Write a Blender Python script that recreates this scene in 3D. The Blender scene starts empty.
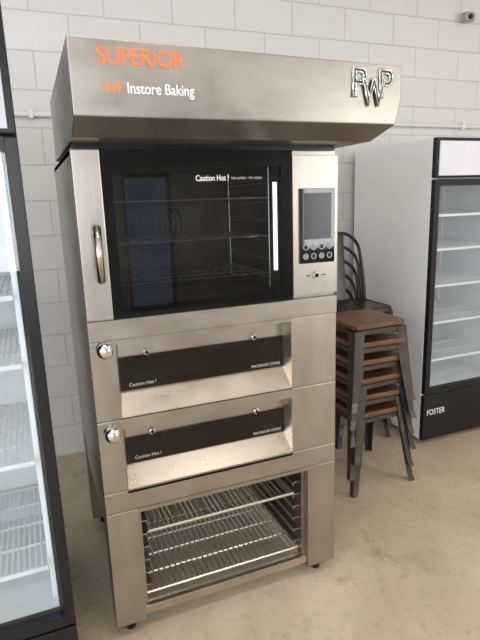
import bpy, bmesh, math
from mathutils import Vector, Matrix
scene=bpy.context.scene
try:
    scene.view_settings.view_transform='Standard'
except Exception: pass

# ------------------------------------------------------------------ materials
def newmat(name):
    m=bpy.data.materials.new(name); m.use_nodes=True
    nt=m.node_tree; nt.nodes.clear()
    out=nt.nodes.new('ShaderNodeOutputMaterial')
    return m,nt,out
def simple(name,col,rough=.5,metal=0.,noise=.0,nscale=8.,bump=0.,bscale=60.,emit=None,estr=0.,spec=.5,coat=0.):
    m,nt,out=newmat(name); N=nt.nodes; L=nt.links
    b=N.new('ShaderNodeBsdfPrincipled'); L.new(b.outputs[0],out.inputs[0])
    b.inputs['Roughness'].default_value=rough; b.inputs['Metallic'].default_value=metal
    b.inputs['Specular IOR Level'].default_value=spec
    b.inputs['Coat Weight'].default_value=coat
    tc=N.new('ShaderNodeTexCoord')
    nz=N.new('ShaderNodeTexNoise'); nz.inputs['Scale'].default_value=nscale; nz.inputs['Detail'].default_value=4
    L.new(tc.outputs['Object'],nz.inputs['Vector'])
    cr=N.new('ShaderNodeValToRGB')
    cr.color_ramp.elements[0].position=.3; cr.color_ramp.elements[1].position=.7
    c0=[max(0,c*(1-noise)) for c in col]; c1=[min(1,c*(1+noise)) for c in col]
    cr.color_ramp.elements[0].color=(*c0,1); cr.color_ramp.elements[1].color=(*c1,1)
    L.new(nz.outputs[0],cr.inputs[0]); L.new(cr.outputs[0],b.inputs['Base Color'])
    if bump>0:
        n2=N.new('ShaderNodeTexNoise'); n2.inputs['Scale'].default_value=bscale
        L.new(tc.outputs['Object'],n2.inputs['Vector'])
        bp=N.new('ShaderNodeBump'); bp.inputs['Strength'].default_value=bump; bp.inputs['Distance'].default_value=.01
        L.new(n2.outputs[0],bp.inputs['Height']); L.new(bp.outputs[0],b.inputs['Normal'])
    if emit:
        b.inputs['Emission Color'].default_value=(*emit,1); b.inputs['Emission Strength'].default_value=estr
    return m
def steel(name,col=(.385,.352,.312),rough=.34,vert=False):
    m,nt,out=newmat(name); N=nt.nodes; L=nt.links
    b=N.new('ShaderNodeBsdfPrincipled'); L.new(b.outputs[0],out.inputs[0])
    b.inputs['Metallic'].default_value=1.
    tc=N.new('ShaderNodeTexCoord')
    mp=N.new('ShaderNodeMapping'); mp.inputs['Scale'].default_value=(400,400,3) if vert else (3,3,400)
    L.new(tc.outputs['Object'],mp.inputs['Vector'])
    br=N.new('ShaderNodeTexNoise'); br.inputs['Scale'].default_value=1; br.inputs['Detail'].default_value=3
    L.new(mp.outputs[0],br.inputs['Vector'])
    m2=N.new('ShaderNodeMapping'); m2.inputs['Scale'].default_value=(6,6,3) if vert else (3,3,6)
    L.new(tc.outputs['Object'],m2.inputs['Vector'])
    sm=N.new('ShaderNodeTexNoise'); sm.inputs['Scale'].default_value=1.6; sm.inputs['Detail'].default_value=8; sm.inputs['Roughness'].default_value=.6
    L.new(m2.outputs[0],sm.inputs['Vector'])
    mx=N.new('ShaderNodeMix'); mx.data_type='RGBA'
    mx.inputs['A'].default_value=(*[c*.88 for c in col],1); mx.inputs['B'].default_value=(*[min(1,c*1.10) for c in col],1)
    mr=N.new('ShaderNodeMapRange'); mr.inputs['From Min'].default_value=.3; mr.inputs['From Max'].default_value=.7
    L.new(sm.outputs[0],mr.inputs['Value']); L.new(mr.outputs[0],mx.inputs['Factor'])
    L.new(mx.outputs['Result'],b.inputs['Base Color'])
    r2=N.new('ShaderNodeMapRange'); r2.inputs['From Min'].default_value=.3; r2.inputs['From Max'].default_value=.7
    r2.inputs['To Min'].default_value=rough-.04; r2.inputs['To Max'].default_value=rough+.07
    L.new(sm.outputs[0],r2.inputs['Value']); L.new(r2.outputs[0],b.inputs['Roughness'])
    bp=N.new('ShaderNodeBump'); bp.inputs['Strength'].default_value=.07; bp.inputs['Distance'].default_value=.002
    L.new(br.outputs[0],bp.inputs['Height']); L.new(bp.outputs[0],b.inputs['Normal'])
    return m
def glass(name,tint=(.9,.95,.95),k=1.0,rough=.01):
    m,nt,out=newmat(name); N=nt.nodes; L=nt.links
    t=N.new('ShaderNodeBsdfTransparent'); t.inputs[0].default_value=(*tint,1)
    g=N.new('ShaderNodeBsdfGlossy'); g.inputs['Roughness'].default_value=rough
    lw=N.new('ShaderNodeLayerWeight'); lw.inputs[0].default_value=.5
    pw=N.new('ShaderNodeMath'); pw.operation='POWER'; pw.inputs[1].default_value=5; L.new(lw.outputs['Facing'],pw.inputs[0])
    mu=N.new('ShaderNodeMath'); mu.operation='MULTIPLY_ADD'; mu.inputs[1].default_value=.9; mu.inputs[2].default_value=.04*k; mu.use_clamp=True
    L.new(pw.outputs[0],mu.inputs[0])
    mx=N.new('ShaderNodeMixShader'); L.new(mu.outputs[0],mx.inputs[0]); L.new(t.outputs[0],mx.inputs[1]); L.new(g.outputs[0],mx.inputs[2])
    L.new(mx.outputs[0],out.inputs[0]); return m

STEEL=steel('brushed_steel'); STEELV=steel('brushed_steel_vertical',vert=True); STEELD=steel('steel_dark',(.28,.26,.235),.4)
STEELL=steel('steel_sill',(.52,.465,.40),.28)
CHROME=simple('chrome',(.68,.67,.65),.18,1.)
BLACKG=simple('black_glass',(.010,.010,.010),.04,0,.3)
BLACKP=simple('black_plastic',(.010,.010,.011),.3,0,.1,spec=.3)
CAV=simple('oven_cavity',(.26,.215,.175),.35,.6,.35)
CAVW=simple('oven_rack_metal',(.42,.37,.32),.4,1.)
WIRE=simple('chromed_wire',(.78,.75,.70),.32,1.)
OVENGL=glass('oven_door_glass',(.62,.635,.65),1.1)
DECKGL=glass('deck_door_glass',(.36,.34,.32),1.2)
FGLASS=glass('fridge_glass',(.93,.95,.96),1.2)
FGLASS2=glass('fridge_glass_clear',(.94,.965,.975),1.2)
WGLASS=glass('window_glass',(.98,.985,1),1.)
DGLASS=glass('entrance_door_glass',(.62,.68,.76),1.)
WHITE=simple('white_enamel',(.86,.86,.855),.35,0,.02)
WHITEI=simple('fridge_liner',(.82,.84,.85),.5,0,.02)
WIREW=simple('white_coated_wire',(.86,.87,.88),.4)
ORANGE=simple('orange_vinyl',(.80,.17,.03),.5)
WHITEV=simple('white_vinyl',(.88,.88,.86),.5)
GREYV=simple('grey_print',(.45,.45,.43),.5)
KEY=simple('key_grey',(.25,.25,.25),.4)
SCREEN=simple('lcd_screen',(.030,.036,.042),.14,spec=.18)
LED=simple('led_strip',(.9,.95,1),.5,emit=(.85,.95,1),estr=3.5)
HEADER=simple('fridge_header_panel',(.66,.65,.73),.3,0,.03)
HEADERL=simple('fridge_header_grey',(.42,.46,.50),.3,0,.05)
GUN=simple('gunmetal_paint',(.070,.060,.052),.30,.6,.25,20)
DARKM=simple('black_metal_paint',(.045,.038,.034),.28,.6,.2,20)
CONDUIT=simple('conduit_paint',(.70,.69,.66),.4)

def wood():
    m,nt,out=newmat('walnut_wood'); N=nt.nodes; L=nt.links
    b=N.new('ShaderNodeBsdfPrincipled'); L.new(b.outputs[0],out.inputs[0]); b.inputs['Roughness'].default_value=.36
    tc=N.new('ShaderNodeTexCoord'); mp=N.new('ShaderNodeMapping'); mp.inputs['Scale'].default_value=(4,40,40)
    L.new(tc.outputs['Object'],mp.inputs['Vector'])
    n=N.new('ShaderNodeTexNoise'); n.inputs['Scale'].default_value=1.2; n.inputs['Detail'].default_value=5; L.new(mp.outputs[0],n.inputs['Vector'])
    cr=N.new('ShaderNodeValToRGB'); cr.color_ramp.elements[0].position=.3; cr.color_ramp.elements[1].position=.72
    cr.color_ramp.elements[0].color=(.060,.024,.012,1); cr.color_ramp.elements[1].color=(.22,.095,.042,1)
    L.new(n.outputs[0],cr.inputs[0]); L.new(cr.outputs[0],b.inputs['Base Color']); return m
WOOD=wood()

def wallmat(name,horiz='X',base=(.63,.622,.595)):
    m,nt,out=newmat(name); N=nt.nodes; L=nt.links
    b=N.new('ShaderNodeBsdfPrincipled'); L.new(b.outputs[0],out.inputs[0]); b.inputs['Roughness'].default_value=.55
    tc=N.new('ShaderNodeTexCoord'); sp=N.new('ShaderNodeSeparateXYZ'); L.new(tc.outputs['Object'],sp.inputs[0])
    cb=N.new('ShaderNodeCombineXYZ'); L.new(sp.outputs[horiz],cb.inputs[0]); L.new(sp.outputs['Z'],cb.inputs[1])
    br=N.new('ShaderNodeTexBrick'); br.inputs['Scale'].default_value=1.; br.inputs['Brick Width'].default_value=.406
    br.inputs['Row Height'].default_value=.203; br.inputs['Mortar Size'].default_value=.005; br.inputs['Mortar Smooth'].default_value=.35
    br.inputs['Color1'].default_value=(*base,1); br.inputs['Color2'].default_value=(*[c*.965 for c in base],1)
    br.inputs['Mortar'].default_value=(*[c*.80 for c in base],1)
    L.new(cb.outputs[0],br.inputs['Vector'])
    n=N.new('ShaderNodeTexNoise'); n.inputs['Scale'].default_value=55; n.inputs['Detail'].default_value=5; L.new(tc.outputs['Object'],n.inputs['Vector'])
    ma=N.new('ShaderNodeMath'); ma.operation='MULTIPLY_ADD'; ma.inputs[1].default_value=-1.2
    L.new(br.outputs['Fac'],ma.inputs[0]); 
    m3=N.new('ShaderNodeMath'); m3.operation='MULTIPLY'; m3.inputs[1].default_value=.35; L.new(n.outputs[0],m3.inputs[0]); L.new(m3.outputs[0],ma.inputs[2])
    bp=N.new('ShaderNodeBump'); bp.inputs['Strength'].default_value=.45; bp.inputs['Distance'].default_value=.006
    L.new(ma.outputs[0],bp.inputs['Height']); L.new(bp.outputs[0],b.inputs['Normal'])
    L.new(br.outputs['Color'],b.inputs['Base Color']); return m
WALL=wallmat('painted_block_wall_x','X'); WALLY=wallmat('painted_block_wall_y','Y')
WALLF=simple('front_wall_paint',(.26,.25,.235),.7,0,.05)
def floormat():
    m,nt,out=newmat('worn_concrete_floor'); N=nt.nodes; L=nt.links
    b=N.new('ShaderNodeBsdfPrincipled'); L.new(b.outputs[0],out.inputs[0])
    tc=N.new('ShaderNodeTexCoord')
    def noise(s,d=6,r=.6,off=0):
        mp=N.new('ShaderNodeMapping'); mp.inputs['Location'].default_value=(off,off*.7,0); L.new(tc.outputs['Object'],mp.inputs['Vector'])
        n=N.new('ShaderNodeTexNoise'); n.inputs['Scale'].default_value=s; n.inputs['Detail'].default_value=d; n.inputs['Roughness'].default_value=r
        L.new(mp.outputs[0],n.inputs['Vector']); return n
    def ramp(n,p0,c0,p1,c1):
        r=N.new('ShaderNodeValToRGB'); r.color_ramp.elements[0].position=p0; r.color_ramp.elements[0].color=(*c0,1)
        r.color_ramp.elements[1].position=p1; r.color_ramp.elements[1].color=(*c1,1); L.new(n.outputs[0],r.inputs[0]); return r
    cr=ramp(noise(1.8,8,.65),.32,(.40,.318,.225),.70,(.57,.475,.355))
    s=noise(18,9,.8,3); cs=ramp(s,.34,(.62,.58,.53),.48,(1,1,1))
    mx=N.new('ShaderNodeMix'); mx.data_type='RGBA'; mx.blend_type='MULTIPLY'; mx.inputs['Factor'].default_value=.6
    L.new(cr.outputs[0],mx.inputs['A']); L.new(cs.outputs[0],mx.inputs['B'])
    c3=ramp(noise(3.6,10,.75,9),.33,(.66,.60,.54),.44,(1,1,1))
    mx3=N.new('ShaderNodeMix'); mx3.data_type='RGBA'; mx3.blend_type='MULTIPLY'; mx3.inputs['Factor'].default_value=.75
    L.new(mx.outputs['Result'],mx3.inputs['A']); L.new(c3.outputs[0],mx3.inputs['B'])
    c2=ramp(noise(6,10,.82,5),.58,(0,0,0),.68,(1,1,1))
    mx2=N.new('ShaderNodeMix'); mx2.data_type='RGBA'; mx2.inputs['B'].default_value=(.66,.60,.50,1)
    mm=N.new('ShaderNodeMath'); mm.operation='MULTIPLY'; mm.inputs[1].default_value=.4; L.new(c2.outputs[0],mm.inputs[0]); L.new(mm.outputs[0],mx2.inputs['Factor'])
    L.new(mx3.outputs['Result'],mx2.inputs['A']); L.new(mx2.outputs['Result'],b.inputs['Base Color'])
    b.inputs['Roughness'].default_value=.42
    bp=N.new('ShaderNodeBump'); bp.inputs['Strength'].default_value=.2; bp.inputs['Distance'].default_value=.005
    L.new(s.outputs[0],bp.inputs['Height']); L.new(bp.outputs[0],b.inputs['Normal']); return m
FLOOR=floormat()
CEIL=simple('ceiling_paint',(.50,.49,.47),.8)

# ------------------------------------------------------------------ helpers
def obj_from(name,verts,faces,mat,parent=None,smooth=False,bevel=0.):
    me=bpy.data.meshes.new(name); me.from_pydata(verts,[],faces); me.validate()
    bm=bmesh.new(); bm.from_mesh(me); bmesh.ops.recalc_face_normals(bm,faces=bm.faces)
    if bevel>0: bmesh.ops.bevel(bm,geom=bm.edges[:],offset=bevel,segments=2,affect='EDGES',profile=.6)
    bm.to_mesh(me); bm.free()
    me.materials.append(mat)
    if smooth:
        for p in me.polygons: p.use_smooth=True
    o=bpy.data.objects.new(name,me); scene.collection.objects.link(o)
    if parent: o.parent=parent
    return o
BF=[(0,1,2,3),(7,6,5,4),(0,4,5,1),(1,5,6,2),(2,6,7,3),(3,7,4,0)]
def box(name,x0,x1,y0,y1,z0,z1,mat,parent=None,bevel=0.):
    v=[(x0,y0,z0),(x1,y0,z0),(x1,y1,z0),(x0,y1,z0),(x0,y0,z1),(x1,y0,z1),(x1,y1,z1),(x0,y1,z1)]
    return obj_from(name,v,BF,mat,parent,bevel=bevel)
def hexa(name,v,mat,parent=None,bevel=0.): return obj_from(name,v,BF,mat,parent,bevel=bevel)
def cyl(name,p0,p1,r,mat,parent=None,seg=20,r2=None,bevel=0.):
    p0=Vector(p0);p1=Vector(p1);d=p1-p0
    bm=bmesh.new(); bmesh.ops.create_cone(bm,cap_ends=True,segments=seg,radius1=r,radius2=r if r2 is None else r2,depth=d.length)
    if bevel>0:
        ed=[e for e in bm.edges if len(e.link_faces)==2 and any(len(f.verts)>4 for f in e.link_faces)]
        bmesh.ops.bevel(bm,geom=ed,offset=bevel,segments=3,affect='EDGES')
    q=Vector((0,0,1)).rotation_difference(d.normalized())
    bm.transform(Matrix.Translation((p0+p1)/2)@q.to_matrix().to_4x4())
    me=bpy.data.meshes.new(name); bm.to_mesh(me); bm.free(); me.materials.append(mat)
    for p in me.polygons: p.use_smooth=len(p.vertices)<=4
    o=bpy.data.objects.new(name,me); scene.collection.objects.link(o)
    if parent:o.parent=parent
    return o
def wires(name,segs,r,mat,parent=None,n=6):
    V=[];F=[]
    for p0,p1 in segs:
        p0=Vector(p0);p1=Vector(p1);d=(p1-p0).normalized()
        a=d.orthogonal().normalized(); b=d.cross(a); k=len(V)
        for p in (p0,p1):
            for i in range(n):
                t=2*math.pi*i/n; V.append(tuple(p+(a*math.cos(t)+b*math.sin(t))*r))
        for i in range(n): j=(i+1)%n; F.append((k+i,k+j,k+n+j,k+n+i))
        F.append(tuple(k+i for i in range(n))); F.append(tuple(k+n+i for i in reversed(range(n))))
    return obj_from(name,V,F,mat,parent,smooth=False)
def tube(name,pts,r,mat,parent=None,cyclic=False,res=3):
    cu=bpy.data.curves.new(name+'_c','CURVE'); cu.dimensions='3D'; cu.bevel_depth=r; cu.bevel_resolution=res
    s=cu.splines.new('POLY'); s.points.add(len(pts)-1)
    for i,p in enumerate(pts): s.points[i].co=(*p,1)
    s.use_cyclic_u=cyclic; cu.use_fill_caps=True
    t=bpy.data.objects.new(name+'_t',cu); scene.collection.objects.link(t)
    dg=bpy.context.evaluated_depsgraph_get(); me=bpy.data.meshes.new_from_object(t.evaluated_get(dg))
    bpy.data.objects.remove(t); me.name=name; me.materials.clear(); me.materials.append(mat)
    for p in me.polygons:p.use_smooth=True
    o=bpy.data.objects.new(name,me); scene.collection.objects.link(o)
    if parent:o.parent=parent
    return o
def text(name,body,x0,x1,z0,z1,y,mat,parent,thick=.0006,offset=0.,outline=False):
    cu=bpy.data.curves.new(name+'_c','FONT'); cu.body=body; cu.extrude=.5*thick if not outline else 0
    cu.offset=offset
    if outline: cu.fill_mode='NONE'; cu.bevel_depth=.034; cu.bevel_resolution=1
    t=bpy.data.objects.new(name+'_t',cu); scene.collection.objects.link(t)
    bpy.context.view_layer.update()
    dg=bpy.context.evaluated_depsgraph_get(); me=bpy.data.meshes.new_from_object(t.evaluated_get(dg)); bpy.data.objects.remove(t)
    xs=[v.co.x for v in me.vertices]; ys=[v.co.y for v in me.vertices]
    a,b,c,d=min(xs),max(xs),min(ys),max(ys)
    sz=(z1-z0)/(d-c)
    for v in me.vertices:
        X=x0+(v.co.x-a)/(b-a)*(x1-x0); Z=z0+(v.co.y-c)/(d-c)*(z1-z0)
        v.co=(X,y-(v.co.z*(sz if outline else 1)),Z)
    me.materials.clear(); me.materials.append(mat)
    o=bpy.data.objects.new(name,me); scene.collection.objects.link(o); o.parent=parent; return o
def empty(name,loc=(0,0,0)):
    e=bpy.data.objects.new(name,None); scene.collection.objects.link(e); e.location=loc; e.empty_display_size=.1; return e
def sphere(name,c,r,mat,parent,sx=1,sy=1,sz=1):
    bm=bmesh.new(); bmesh.ops.create_uvsphere(bm,u_segments=24,v_segments=14,radius=r)
    bm.transform(Matrix.Translation(c)@Matrix.Diagonal((sx,sy,sz,1)))
    me=bpy.data.meshes.new(name); bm.to_mesh(me); bm.free(); me.materials.append(mat)
    for p in me.polygons:p.use_smooth=True
    o=bpy.data.objects.new(name,me); scene.collection.objects.link(o); o.parent=parent; return o

# ------------------------------------------------------------------ room
YB=1.64; XL,XR=-3.4,6.6; YF=-6.0; H=3.5
box('floor',XL-.2,XR+.2,YF-.2,YB+.2,-.1,0,FLOOR)
box('ceiling',XL-.2,XR+.2,YF-.2,YB+.2,H,H+.1,CEIL)
box('wall_back',XL-.2,XR+.2,YB,YB+.2,0,H,WALL)
box('wall_right',XR,XR+.2,YF,YB,0,H,WALLY)
FR=simple('window_frame_aluminium',(.12,.12,.12),.4,.5)
openF=[(-3.0,.35,.7,2.9,'w'),(1.17,1.90,.0,2.02,'d'),(4.1,6.3,.7,2.9,'w')]
wf=empty('wall_front'); px=XL-.2
for i,(a,b,z0,z1,k) in enumerate(openF):
    box('pier_%d'%i,px,a,YF-.2,YF,0,H,WALLF,wf); box('lintel_%d'%i,a,b,YF-.2,YF,z1,H,WALLF,wf)
    if z0>0: box('apron_%d'%i,a,b,YF-.2,YF,0,z0,WALLF,wf)
    px=b
box('pier_end',px,XR+.2,YF-.2,YF,0,H,WALLF,wf)
nw=0
for a,b,z0,z1,k in openF:
    if k=='w': nw+=1; w=empty('window_%d'%nw)
    else: w=empty('door_1')
    y0,y1=YF-.13,YF-.07
    box('frame_l',a,a+.05,y0,y1,z0,z1,FR,w); box('frame_r',b-.05,b,y0,y1,z0,z1,FR,w)
    box('frame_b',a+.05,b-.05,y0,y1,z0,z0+.07,FR,w); box('frame_t',a+.05,b-.05,y0,y1,z1-.06,z1,FR,w)
    if k=='w':
        m=(a+b)/2; box('mullion',m-.03,m+.03,y0,y1,z0+.07,z1-.06,FR,w)
    else: cyl('pull_handle',(a+.11,y1+.04,.95),(a+.11,y1+.04,1.25),.012,FR,w)
    box('pane',a+.05,b-.05,YF-.105,YF-.095,z0+.07,z1-.06,WGLASS if k=='w' else DGLASS,w)
lw0,lw1=-4.6,-.2
wl=empty('wall_left')
box('pier_a',XL-.2,XL,YF,lw0,0,H,WALLY,wl); box('pier_b',XL-.2,XL,lw1,YB,0,H,WALLY,wl)
box('apron',XL-.2,XL,lw0,lw1,0,.8,WALLY,wl); box('lintel',XL-.2,XL,lw0,lw1,2.9,H,WALLY,wl)
w=empty('window_3')
box('frame_l',XL-.13,XL-.07,lw0,lw0+.05,.8,2.9,FR,w); box('frame_r',XL-.13,XL-.07,lw1-.05,lw1,.8,2.9,FR,w)
box('frame_b',XL-.13,XL-.07,lw0+.05,lw1-.05,.8,.86,FR,w); box('frame_t',XL-.13,XL-.07,lw0+.05,lw1-.05,2.84,2.9,FR,w)
box('mullion',XL-.13,XL-.07,-2.43,-2.37,.86,2.84,FR,w)
box('pane',XL-.105,XL-.095,lw0+.05,lw1-.05,.86,2.84,WGLASS,w)

cd=empty('conduit_pipe')
cyl('pipe',(XL+.02,YB-.025,2.10),(XR-.02,YB-.025,2.10),.014,CONDUIT,cd)
for i,x in enumerate((-2,-.05,2.2,3.1,4.4)): box('clip_%d'%i,x-.012,x+.012,YB-.042,YB-.001,2.078,2.122,CONDUIT,cd)
ms=empty('security_sensor'); sx,sz=3.06,2.86
box('mount',sx-.02,sx+.02,YB-.03,YB-.001,sz-.01,sz+.05,WHITE,ms,.004)
box('body',sx-.045,sx+.045,YB-.085,YB-.03,sz-.03,sz+.03,simple('sensor_grey',(.30,.30,.30),.4),ms,.01)
cyl('lens',(sx-.005,YB-.095,sz-.005),(sx-.005,YB-.084,sz-.005),.018,BLACKP,ms)

# ------------------------------------------------------------------ oven stack
W=.935; D=.85
ov=empty('bakery_oven')
for nm,x0,x1 in (('left',0,.112),('right',.807,W)):
    box('stand_leg_%s_front'%nm,x0,x1,0,.10,.05,.52,STEELV,ov,.003)
    box('stand_leg_%s_rear'%nm,x0,x1,D-.10,D,.05,.52,STEELV,ov,.003)
    cx=(x0+x1)/2
    for k,y in enumerate((.05,D-.05)):
        cyl('foot_%s_%d'%(nm,k),(cx,y,0),(cx,y,.05),.018,BLACKP,ov)
box('stand_side_left',.005,.02,.10,D-.10,.40,.52,STEEL,ov)
box('stand_side_left_low',.085,.105,.10,D-.10,.07,.11,STEEL,ov)
box('stand_side_right_low',.83,.85,.10,D-.10,.07,.11,STEEL,ov)
box('stand_runner_panel_right',.792,.806,.03,D-.10,.10,.52,STEEL,ov)
box('stand_runner_panel_left',.113,.125,.03,D-.10,.10,.52,STEEL,ov)
for k in range(6):
    z=.155+k*.055
    box('runner_right_%d'%k,.765,.792,.05,D-.12,z,z+.004,STEELL,ov)
    box('runner_right_lip_%d'%k,.765,.768,.05,D-.12,z-.012,z,STEELL,ov)
    box('runner_left_%d'%k,.125,.15,.05,D-.12,z,z+.004,STEELL,ov)
box('stand_top_rail',.112,.807,.0,.04,.505,.52,STEEL,ov)
box('stand_front_bar',.105,.81,.012,.05,.062,.098,STEELL,ov,.004)
box('stand_rear_bar',.105,.81,D-.05,D-.01,.062,.098,STEEL,ov,.004)
def grid(name,x0,x1,y0,y1,z,nx,ny):
    s=[]
    for i in range(nx+1):
        x=x0+(x1-x0)*i/nx; s.append(((x,y0,z+.004),(x,y1,z+.004)))
    wires(name+'_fine',s,.0034,WIRE,ov)
    s=[((x0,y0+(y1-y0)*i/ny,z),(x1,y0+(y1-y0)*i/ny,z)) for i in range(ny+1)]
    s+=[((x0,y0,z),(x0,y1,z)),((x1,y0,z),(x1,y1,z))]
    wires(name+'_frame',s,.0055,WIRE,ov)
grid('wire_rack_upper',.152,.764,.05,.62,.385,26,3)
grid('wire_rack_lower',.13,.788,.06,.72,.115,28,6)
box('deck_base_strip',0,W,0,D,.521,.600,STEEL,ov,.003)
def deck(i,zb,zt):
    x0,x1=.083,.739
    zo0={0:.873,1:.588}[i]; zo1={0:1.137,1:.834}[i]
    g0={0:.952,1:.676}[i]; g1={0:1.075,1:.777}[i]
    n='deck%d_'%i
    box(n+'left_block',0,x0,0,D,zb,zt,STEELV,ov,.003)
    box(n+'right_block',x1,W,0,D,zb,zt,STEELV,ov,.003)
    box(n+'body_back',x0,x1,D-.02,D,zb,zt,STEELD,ov)
    box(n+'top_rail',x0,x1,0,.075,zo1,zt,STEEL,ov)
    box(n+'chamber_roof',x0,x1,.075,D-.02,zt-.02,zt,CAV,ov)
    box(n+'chamber_stone',x0,x1,.075,D-.02,zb+.001,g0-.018,CAV,ov)
    # door frame around the window
    box(n+'door_steel_top',x0+.004,x1-.004,.052,.074,g1-.004,zo1,STEEL,ov)
    box(n+'door_steel_bottom',x0+.004,x1-.004,.052,.074,g0-.02,g0+.004,STEEL,ov)
    box(n+'door_steel_l',x0+.004,x0+.03,.053,.074,g0+.004,g1-.004,BLACKP,ov)
    box(n+'door_steel_r',x1-.03,x1-.004,.053,.074,g0+.004,g1-.004,BLACKP,ov)
    box(n+'door_inner_rail',x0+.03,x1-.03,.060,.074,g1-.022,g1-.004,BLACKP,ov)
    box(n+'door_glass',x0+.014,x1-.014,.046,.0515,g0,g1,DECKGL,ov)
    zs=max(zo0,zb+.001)
    hexa(n+'sill',[(x0,.0,zs),(x1,.0,zs),(x1,.074,zs),(x0,.074,zs),(x0,.0,zs+.003),(x1,.0,zs+.003),(x1,.052,g0-.004),(x0,.052,g0-.004)],STEELL,ov)
    hexa(n+'cheek_right',[(x1-.002,0,zs),(x1,0,zs),(x1,.05,zs),(x1-.016,.05,zs),(x1-.002,0,zo1),(x1,0,zo1),(x1,.05,zo1),(x1-.016,.05,zo1)],STEELL,ov)
    hexa(n+'cheek_left',[(x0,0,zs),(x0+.002,0,zs),(x0+.014,.05,zs),(x0,.05,zs),(x0,0,zo1),(x0+.002,0,zo1),(x0+.014,.05,zo1),(x0,.05,zo1)],STEEL,ov)
    for k,x in enumerate((.192,.602)):
        z=g1+.010
        cyl(n+'button_%d'%k,(x,.054,z),(x,.034,z),.011,CHROME,ov,bevel=.003)
        cyl(n+'button_c_%d'%k,(x,.034,z),(x,.030,z),.006,BLACKP,ov)
    text(n+'caution_text','Caution Hot !',.125,.220,g0+.014,g0+.027,.0455,GREYV,ov)
    text(n+'model_text','MATADOR STORE',.590,.71,g0+.010,g0+.021,.0455,GREYV,ov)
    zk={0:1.127,1:.833}[i]
    cyl(n+'knob_plate',(.045,0,zk),(.045,-.006,zk),.026,CHROME,ov)
    cyl(n+'knob_stem',(.045,-.004,zk),(.045,-.022,zk),.011,CHROME,ov)
    sphere(n+'knob',(.045,-.034,zk),.027,CHROME,ov,sy=.75)
deck(0,.8705,1.150); deck(1,.6005,.8695)
box('base_fill',.083,.739,0,.075,.5885,.6006,STEEL,ov)
box('plinth_strip',0,W,-.004,D,1.1505,1.2195,STEEL,ov,.003)
z0,z1=1.2205,1.752
box('body_left_skin',0,.015,.02,D,z0,z1,STEEL,ov)
box('body_top',0,W,.02,D,z1-.015,z1,STEEL,ov)
box('body_back',.015,W,D-.02,D,z0,z1-.015,STEEL,ov)
box('body_bottom',.015,W,.02,D-.02,z0,z0+.012,STEEL,ov)
box('control_column',.746,W,-.004,D-.02,z0+.012,z1-.015,STEELV,ov,.002)
box('cavity_back',.08,.72,.60,.61,z0+.03,z1-.03,CAV,ov)
box('cavity_left',.07,.08,.02,.60,z0+.03,z1-.03,CAV,ov)
box('cavity_right',.72,.73,.02,.60,z0+.03,z1-.03,CAV,ov)
box('cavity_floor',.08,.72,.02,.60,z0+.02,z0+.03,CAV,ov)
box('cavity_roof',.08,.72,.02,.60,z1-.04,z1-.03,CAV,ov)
s=[]
for k in range(5):
    r=.03+.024*k
    for j in range(28):
        a=2*math.pi*j/28;b=2*math.pi*(j+1)/28
        s.append(((.38+r*math.cos(a),.57,1.50+r*math.sin(a)),(.38+r*math.cos(b),.57,1.50+r*math.sin(b))))
for j in range(6):
    a=math.pi*j/6; s.append(((.38+.126*math.cos(a),.574,1.50+.126*math.sin(a)),(.38-.126*math.cos(a),.574,1.50-.126*math.sin(a))))
wires('fan_guard',s,.002,CAVW,ov)
s=[]
for x in (.105,.695):
    for y in (.09,.50): s.append(((x,y,z0+.04),(x,y,z1-.05)))
    for k in range(6):
        z=z0+.09+k*.07; s.append(((x,.09,z),(x,.50,z))); s.append(((x,.09,z-.012),(x,.50,z-.012)))
wires('rack_rails',s,.0035,WIRE,ov)
s=[]
for k in (0,2,4):
    z=z0+.095+k*.07
    s+=[((.105,y,z),(.695,y,z)) for y in (.10,.2,.3,.4,.5)]
    s+=[((.105+.59*i/14,.10,z),(.105+.59*i/14,.50,z)) for i in range(15)]
wires('baking_racks',s,.0024,WIRE,ov)
DX=.741
box('door_stile',0.0,.084,-.018,.018,z0+.003,z1,STEELV,ov,.004)
box('door_glass',.084,DX,-.016,-.010,z0+.003,z1,OVENGL,ov)
box('door_frame_top',.084,DX,-.009,.016,z1-.05,z1,BLACKP,ov)
box('door_frame_bottom',.084,DX,-.009,.016,z0+.004,z0+.036,BLACKP,ov)
box('door_frame_left',.084,.118,-.009,.016,z0+.036,z1-.05,BLACKP,ov)
box('door_frame_right',.700,DX,-.009,.016,z0+.036,z1-.05,BLACKP,ov)
box('led_strip',.672,.686,.0,.006,1.336,1.646,LED,ov)
text('door_caution_text','Caution Hot !',.385,.50,1.653,1.672,-.0168,WHITEV,ov,offset=.010)
text('door_caution_text_small','hot surface - hot steam',.51,.62,1.657,1.667,-.0168,GREYV,ov)
cyl('handle_bar',(.050,-.075,1.352),(.050,-.075,1.528),.012,STEELL,ov,bevel=.004)
for k,z in enumerate((1.375,1.505)): cyl('handle_post_%d'%k,(.050,-.018,z),(.050,-.075,z),.008,CHROME,ov)
box('control_panel',.772,.918,-.010,-.004,1.352,1.622,BLACKG,ov,.001)
box('control_screen',.790,.902,-.0112,-.010,1.440,1.605,SCREEN,ov)
for r in range(2):
    for c in range(4):
        x=.795+c*.0335; z=1.412-r*.034
        tube('button_ring_%d_%d'%(r,c),[(x+.010*math.cos(t*math.pi/10),-.0115,z+.010*math.sin(t*math.pi/10)) for t in range(20)],.0013,GREYV,ov,True,1)
        cyl('button_%d_%d'%(r,c),(x,-.010,z),(x,-.0125,z),.007,KEY if (r+c)%2 else BLACKP,ov,12)
cyl('emergency_knob',(.842,-.004,1.305),(.842,-.010,1.305),.014,CHROME,ov)
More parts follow.
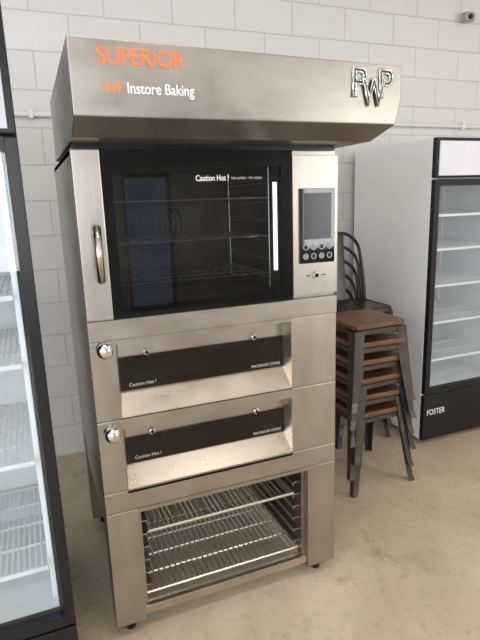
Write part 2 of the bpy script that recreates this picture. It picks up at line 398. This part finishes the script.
cyl('emergency_knob_c',(.842,-.010,1.305),(.842,-.013,1.305),.008,BLACKP,ov)
box('control_label_l',.80,.818,-.0045,-.0040,1.303,1.307,BLACKP,ov); box('control_label_r',.866,.884,-.0045,-.0040,1.303,1.307,BLACKP,ov)
# --- hood
yh=-.23; hx0,hx1=0.0,1.025; zt,zb=2.000,1.812
V=[(hx0,yh,zb),(hx1-.02,yh,zb),(hx1,yh,zb+.08),(hx1,yh,zt-.012),(hx0,yh,zt),
   (hx0,.66,zt+.0),(hx1,.66,zt+.0),(hx1,.66,1.80),(hx1-.02,.66,1.80),(hx0,.66,1.80),
   (hx0-.002,yh+.09,1.768),(hx1-.05,yh+.09,1.768),
   (hx0-.002,.66,1.768),(hx1-.05,.66,1.768)]
F=[(0,1,2,3,4),(4,3,6,5),(0,10,11,1),(10,12,13,11),(3,2,7,6),(2,1,8,7),(1,11,13,8),(0,4,5,9),(0,9,12,10),(5,6,7,8,9),(9,8,13,12)]
obj_from('hood',V,F,STEEL,ov,bevel=.003)
box('hood_neck_shadow',.01,.92,.0,.62,1.7525,1.768,BLACKP,ov)  # neck coloured black to stand in for the shadow under the hood
text('hood_sign_superior','SUPERIOR',.071,.300,1.938,1.980,yh-.001,ORANGE,ov,offset=.010)
text('hood_sign_prefix','WP',.080,.132,1.868,1.896,yh-.001,ORANGE,ov,offset=.006)
text('hood_sign_instore','Instore Baking',.143,.325,1.861,1.897,yh-.001,WHITEV,ov,offset=.004)
LOGO=simple('logo_metal',(.50,.50,.50),.25,1.); LOGOF=simple('logo_fill',(.10,.10,.10),.3,.8)
for nm,ch,a,b,c,d,dy in (('p','P',.835,.892,1.888,1.976,0),('w','W',.868,.957,1.862,1.945,.004),('p2','P',.934,.991,1.888,1.976,0)):
    text('hood_logo_'+nm,ch,a,b,c,d,yh-.003-dy,LOGO,ov,outline=True)
    text('hood_logo_fill_'+nm,ch,a+.003,b-.003,c+.003,d-.003,yh-.0015-dy,LOGOF,ov)

# ------------------------------------------------------------------ upright glass-door refrigerators
def fridge(name,x0,x1,yf,yb,zt,hz,kick,frame,shelves,hmat,side,dd=.06,gl=None):
    e=empty(name); t=.045
    box('side_left',x0,x0+t,yf+dd,yb,.03,zt,side,e,.003); box('side_right',x1-t,x1,yf+dd,yb,.03,zt,side,e,.003)
    box('back',x0+t,x1-t,yb-t,yb,.03,zt,WHITEI,e); box('top',x0+t,x1-t,yf+dd,yb-t,hz,zt,side,e)
    box('bottom',x0+t,x1-t,yf+dd,yb-t,.03,kick,WHITEI,e)
    box('liner_left',x0+t,x0+t+.004,yf+dd+.002,yb-t,kick,hz,WHITEI,e); box('liner_right',x1-t-.004,x1-t,yf+dd+.002,yb-t,kick,hz,WHITEI,e)
    for k,(xx,yy) in enumerate(((x0+.05,yf+.12),(x1-.05,yf+.12),(x0+.05,yb-.08),(x1-.05,yb-.08))):
        cyl('foot_%d'%k,(xx,yy,0),(xx,yy,.03),.02,BLACKP,e)
    box('header_frame',x0,x1,yf+.004,yf+dd,hz,zt,BLACKP,e,.004)
    box('header_panel',x0+.02,x1-.02,yf-.004,yf+.004,hz+.012,zt-.02,hmat,e,.002)
    box('kick_panel',x0,x1,yf+.004,yf+dd,.03,kick-.012,BLACKP,e,.004)
    box('door_stile_left',x0,x0+frame,yf,yf+dd-.002,kick,hz-.008,BLACKP,e,.003)
    box('door_stile_right',x1-frame,x1,yf,yf+dd-.002,kick,hz-.008,BLACKP,e,.003)
    box('door_rail_top',x0+frame,x1-frame,yf,yf+dd-.002,hz-.008-frame,hz-.008,BLACKP,e)
    box('door_rail_bottom',x0+frame,x1-frame,yf,yf+dd-.002,kick,kick+frame,BLACKP,e)
    box('door_glass',x0+frame,x1-frame,yf+.02,yf+.026,kick+frame,hz-.008-frame,gl,e)
    a,b,c,d=x0+t+.02,x1-t-.02,yf+.11,yb-t-.04
    for k,z in enumerate(shelves):
        s=[((a+(b-a)*i/34,c,z),(a+(b-a)*i/34,d,z)) for i in range(35)]
        wires('shelf_wires_%d'%k,s,.0028,WIREW,e,5)
        s=[((a,c+(d-c)*i/4,z-.004),(b,c+(d-c)*i/4,z-.004)) for i in range(5)]
        wires('shelf_frame_%d'%k,s,.005,WIREW,e)
        box('shelf_price_rail_%d'%k,a,b,c-.012,c-.006,z-.008,z+.007,WIREW,e)
    for k,(x,y) in enumerate(((x0+t+.012,yf+.16),(x1-t-.012,yf+.16),(x0+t+.012,yb-.12),(x1-t-.012,yb-.12))):
        box('shelf_standard_%d'%k,x-.007,x+.007,y-.01,y+.01,kick,hz,WIREW,e)
    return e
rf=fridge('display_refrigerator',2.075,2.84,.75,1.56,1.905,1.68,.345,.038,(.53,.78,1.02,1.25,1.46),HEADER,WHITE,.035,FGLASS)
text('brand_text','FOSTER',2.105,2.25,.200,.238,.7530,WHITEV,rf)
lf=fridge('display_refrigerator',-.90,-.140,-.15,.60,2.11,1.775,.26,.034,(.42,.80,1.12,1.33),HEADERL,simple('charcoal_enamel',(.012,.013,.015),.3,spec=.3),.06,FGLASS2)
tube('hanging_cord',[(-.27,.3,1.76),(-.262,.28,1.66),(-.255,.27,1.58),(-.262,.27,1.52),(-.275,.28,1.50),(-.285,.28,1.54),(-.28,.28,1.62)],.006,BLACKP,lf)

# ------------------------------------------------------------------ stools
def leg(name,parent,sx,sy,H,ct,cb,mat,w0=.062,w1=.030,th=.003,ztop=None):
    V=[];F=[];n=9
    for i in range(n+1):
        t=i/n; z=(ztop or H)*(1-t)
        c=ct+(cb-ct)*(t**1.15)+(.006*max(0,(t-.9)/.1)); w=w0+(w1-w0)*t
        pts=[(c,c),(c-w,c),(c-w,c-th),(c-th,c-th),(c-th,c-w),(c,c-w)]
        for x,y in pts: V.append((x*sx,y*sy,z))
    for i in range(n):
        for k in range(6):
            j=(k+1)%6; F.append((i*6+k,i*6+j,i*6+6+j,i*6+6+k))
    F.append(tuple(range(6))); F.append(tuple(n*6+k for k in reversed(range(6))))
    return obj_from(name,V,F,mat,parent)
def rsq(h,r,z,n=5):
    P=[]
    for cx,cy,a0 in ((h-r,h-r,0),(-h+r,h-r,90),(-h+r,-h+r,180),(h-r,-h+r,270)):
        for i in range(n+1):
            a=math.radians(a0+90*i/n); P.append((cx+r*math.cos(a),cy+r*math.sin(a),z))
    return P
def slab(name,levels,mat,parent):
    V=[];F=[]
    for h,r,z in levels: V+=rsq(h,r,z)
    n=len(V)//len(levels)
    for l in range(len(levels)-1):
        for k in range(n):
            j=(k+1)%n; F.append((l*n+k,l*n+j,l*n+n+j,l*n+n+k))
    F.append(tuple(reversed(range(n)))); F.append(tuple((len(levels)-1)*n+k for k in range(n)))
    return obj_from(name,V,F,mat,parent)
def stool(loc,rot):
    e=empty('metal_stool',loc); e.rotation_euler=(0,0,rot); H=.45
    slab('seat',[(.158,.035,H-.030),(.167,.035,H-.022),(.167,.035,H-.005),(.162,.032,H)],WOOD,e)
    slab('seat_pan',[(.163,.034,H-.055),(.1625,.034,H-.032),(.158,.034,H-.0302)],GUN,e)
    for i,(a,b) in enumerate(((1,1),(-1,1),(-1,-1),(1,-1))): leg('leg_%d'%(i+1),e,a,b,H,.1655,.205,GUN,ztop=H-.034)
    for i,(a,b) in enumerate(((1,1),(-1,1))):
        d=.165
        s=[(a*d,b*d,H-.07),(0,0,H-.064),(-a*d,-b*d,H-.07)]
        tube('brace_%d'%(i+1),s,.005,GUN,e)
    return e
SX,SY=1.53,.64; rots=[.02,-.02,.035,0,-.03,.02]; offs=[(0,0),(-.006,.004),(-.004,-.006),(-.012,.003),(-.010,-.004),(-.018,0)]
for i in range(6): stool((SX+offs[i][0],SY+offs[i][1],.0985*i+(.0005 if i else 0)),rots[i])
def chair(loc,rot):
    e=empty('metal_dining_chair',loc); e.rotation_euler=(0,0,rot); H=.45
    slab('seat',[(.172,.05,H-.045),(.178,.05,H-.03),(.176,.05,H-.006),(.168,.045,H),(.150,.04,H-.006)],DARKM,e)
    for i,(a,b) in enumerate(((1,1),(-1,1),(-1,-1),(1,-1))): leg('leg_%d'%(i+1),e,a,b,H,.168,.205,DARKM,ztop=H-.03)
    P=[(.182,.150,H-.02),(.186,.165,H+.06),(.184,.180,H+.15)]
    r=.14; top=.89; hx=.176
    for i in range(11):
        a=math.radians(90*i/10); z=top-r+r*math.sin(a); x=hx-r+r*math.cos(a)
        P.append((x,.18+.05*(z-H-.15)/.26,z))
    Q=P+[(-x,y,z) for x,y,z in reversed(P)]
    tube('back_frame',Q,.011,DARKM,e)
    hexa('back_splat',[(-.045,.168,H-.01),(.045,.168,H-.01),(.045,.172,H-.01),(-.045,.172,H-.01),(-.055,.228,top-.005),(.055,.228,top-.005),(.055,.232,top-.005),(-.055,.232,top-.005)],DARKM,e)
    return e
for i in range(6): chair((1.765,1.15-.014*i,.0925*i+(.0005 if i else 0)),0.0)

# ------------------------------------------------------------------ lights
w=bpy.data.worlds.new('World'); scene.world=w; w.use_nodes=True
bg=w.node_tree.nodes['Background']; bg.inputs[0].default_value=(.74,.86,1,1); bg.inputs[1].default_value=1.0
def area(name,loc,rot,sx,sy,e,col):
    l=bpy.data.lights.new(name,'AREA'); l.shape='RECTANGLE'; l.size=sx; l.size_y=sy; l.energy=e; l.color=col
    o=bpy.data.objects.new(name,l); scene.collection.objects.link(o); o.location=loc; o.rotation_euler=rot; return o
area('window_daylight_1',(-1.33,YF-.25,1.8),(math.radians(90),0,0),3.3,2.2,170,(.98,.98,1.0))
area('window_daylight_2',(5.2,YF-.25,1.8),(math.radians(90),0,0),2.2,2.2,190,(1,.97,.93))
area('window_daylight_3',(XL-.25,(lw0+lw1)/2,1.85),(math.radians(90),0,math.radians(-90)),4.4,2.1,210,(.97,.98,1.0))
for i,(x,y) in enumerate(((-1,-3.2),(1.5,-3.2),(4.0,-3.2),(.2,-.9),(2.9,-.9),(5.2,-.9))):  # unseen ceiling fixtures, added as weak soft fill for the room
    f=empty('fill_ceiling_light'); f.location=(x,y,H-.06)
    box('fill_housing',-.62,.62,-.16,.16,0,.058,WHITE,f)
    area('ceiling_fill_%d'%i,(x,y,H-.07),(0,0,0),1.15,.28,21,(1,.95,.88))

# ------------------------------------------------------------------ camera
yaw,pitch,roll=.3798,-.2253,-.0331
cy,sy=math.cos(yaw),math.sin(yaw)
f=Vector((sy*math.cos(pitch),cy*math.cos(pitch),math.sin(pitch))); r=Vector((cy,-sy,0)); u=r.cross(f)
r2=r*math.cos(roll)+u*math.sin(roll); u2=-r*math.sin(roll)+u*math.cos(roll)
M=Matrix(((r2.x,u2.x,-f.x,-.1435),(r2.y,u2.y,-f.y,-1.6881),(r2.z,u2.z,-f.z,1.584),(0,0,0,1)))
c=bpy.data.cameras.new('camera'); c.sensor_fit='HORIZONTAL'; c.sensor_width=36; c.lens=517.3/480*36; c.clip_start=.01
co=bpy.data.objects.new('camera',c); scene.collection.objects.link(co); co.matrix_world=M; scene.camera=co
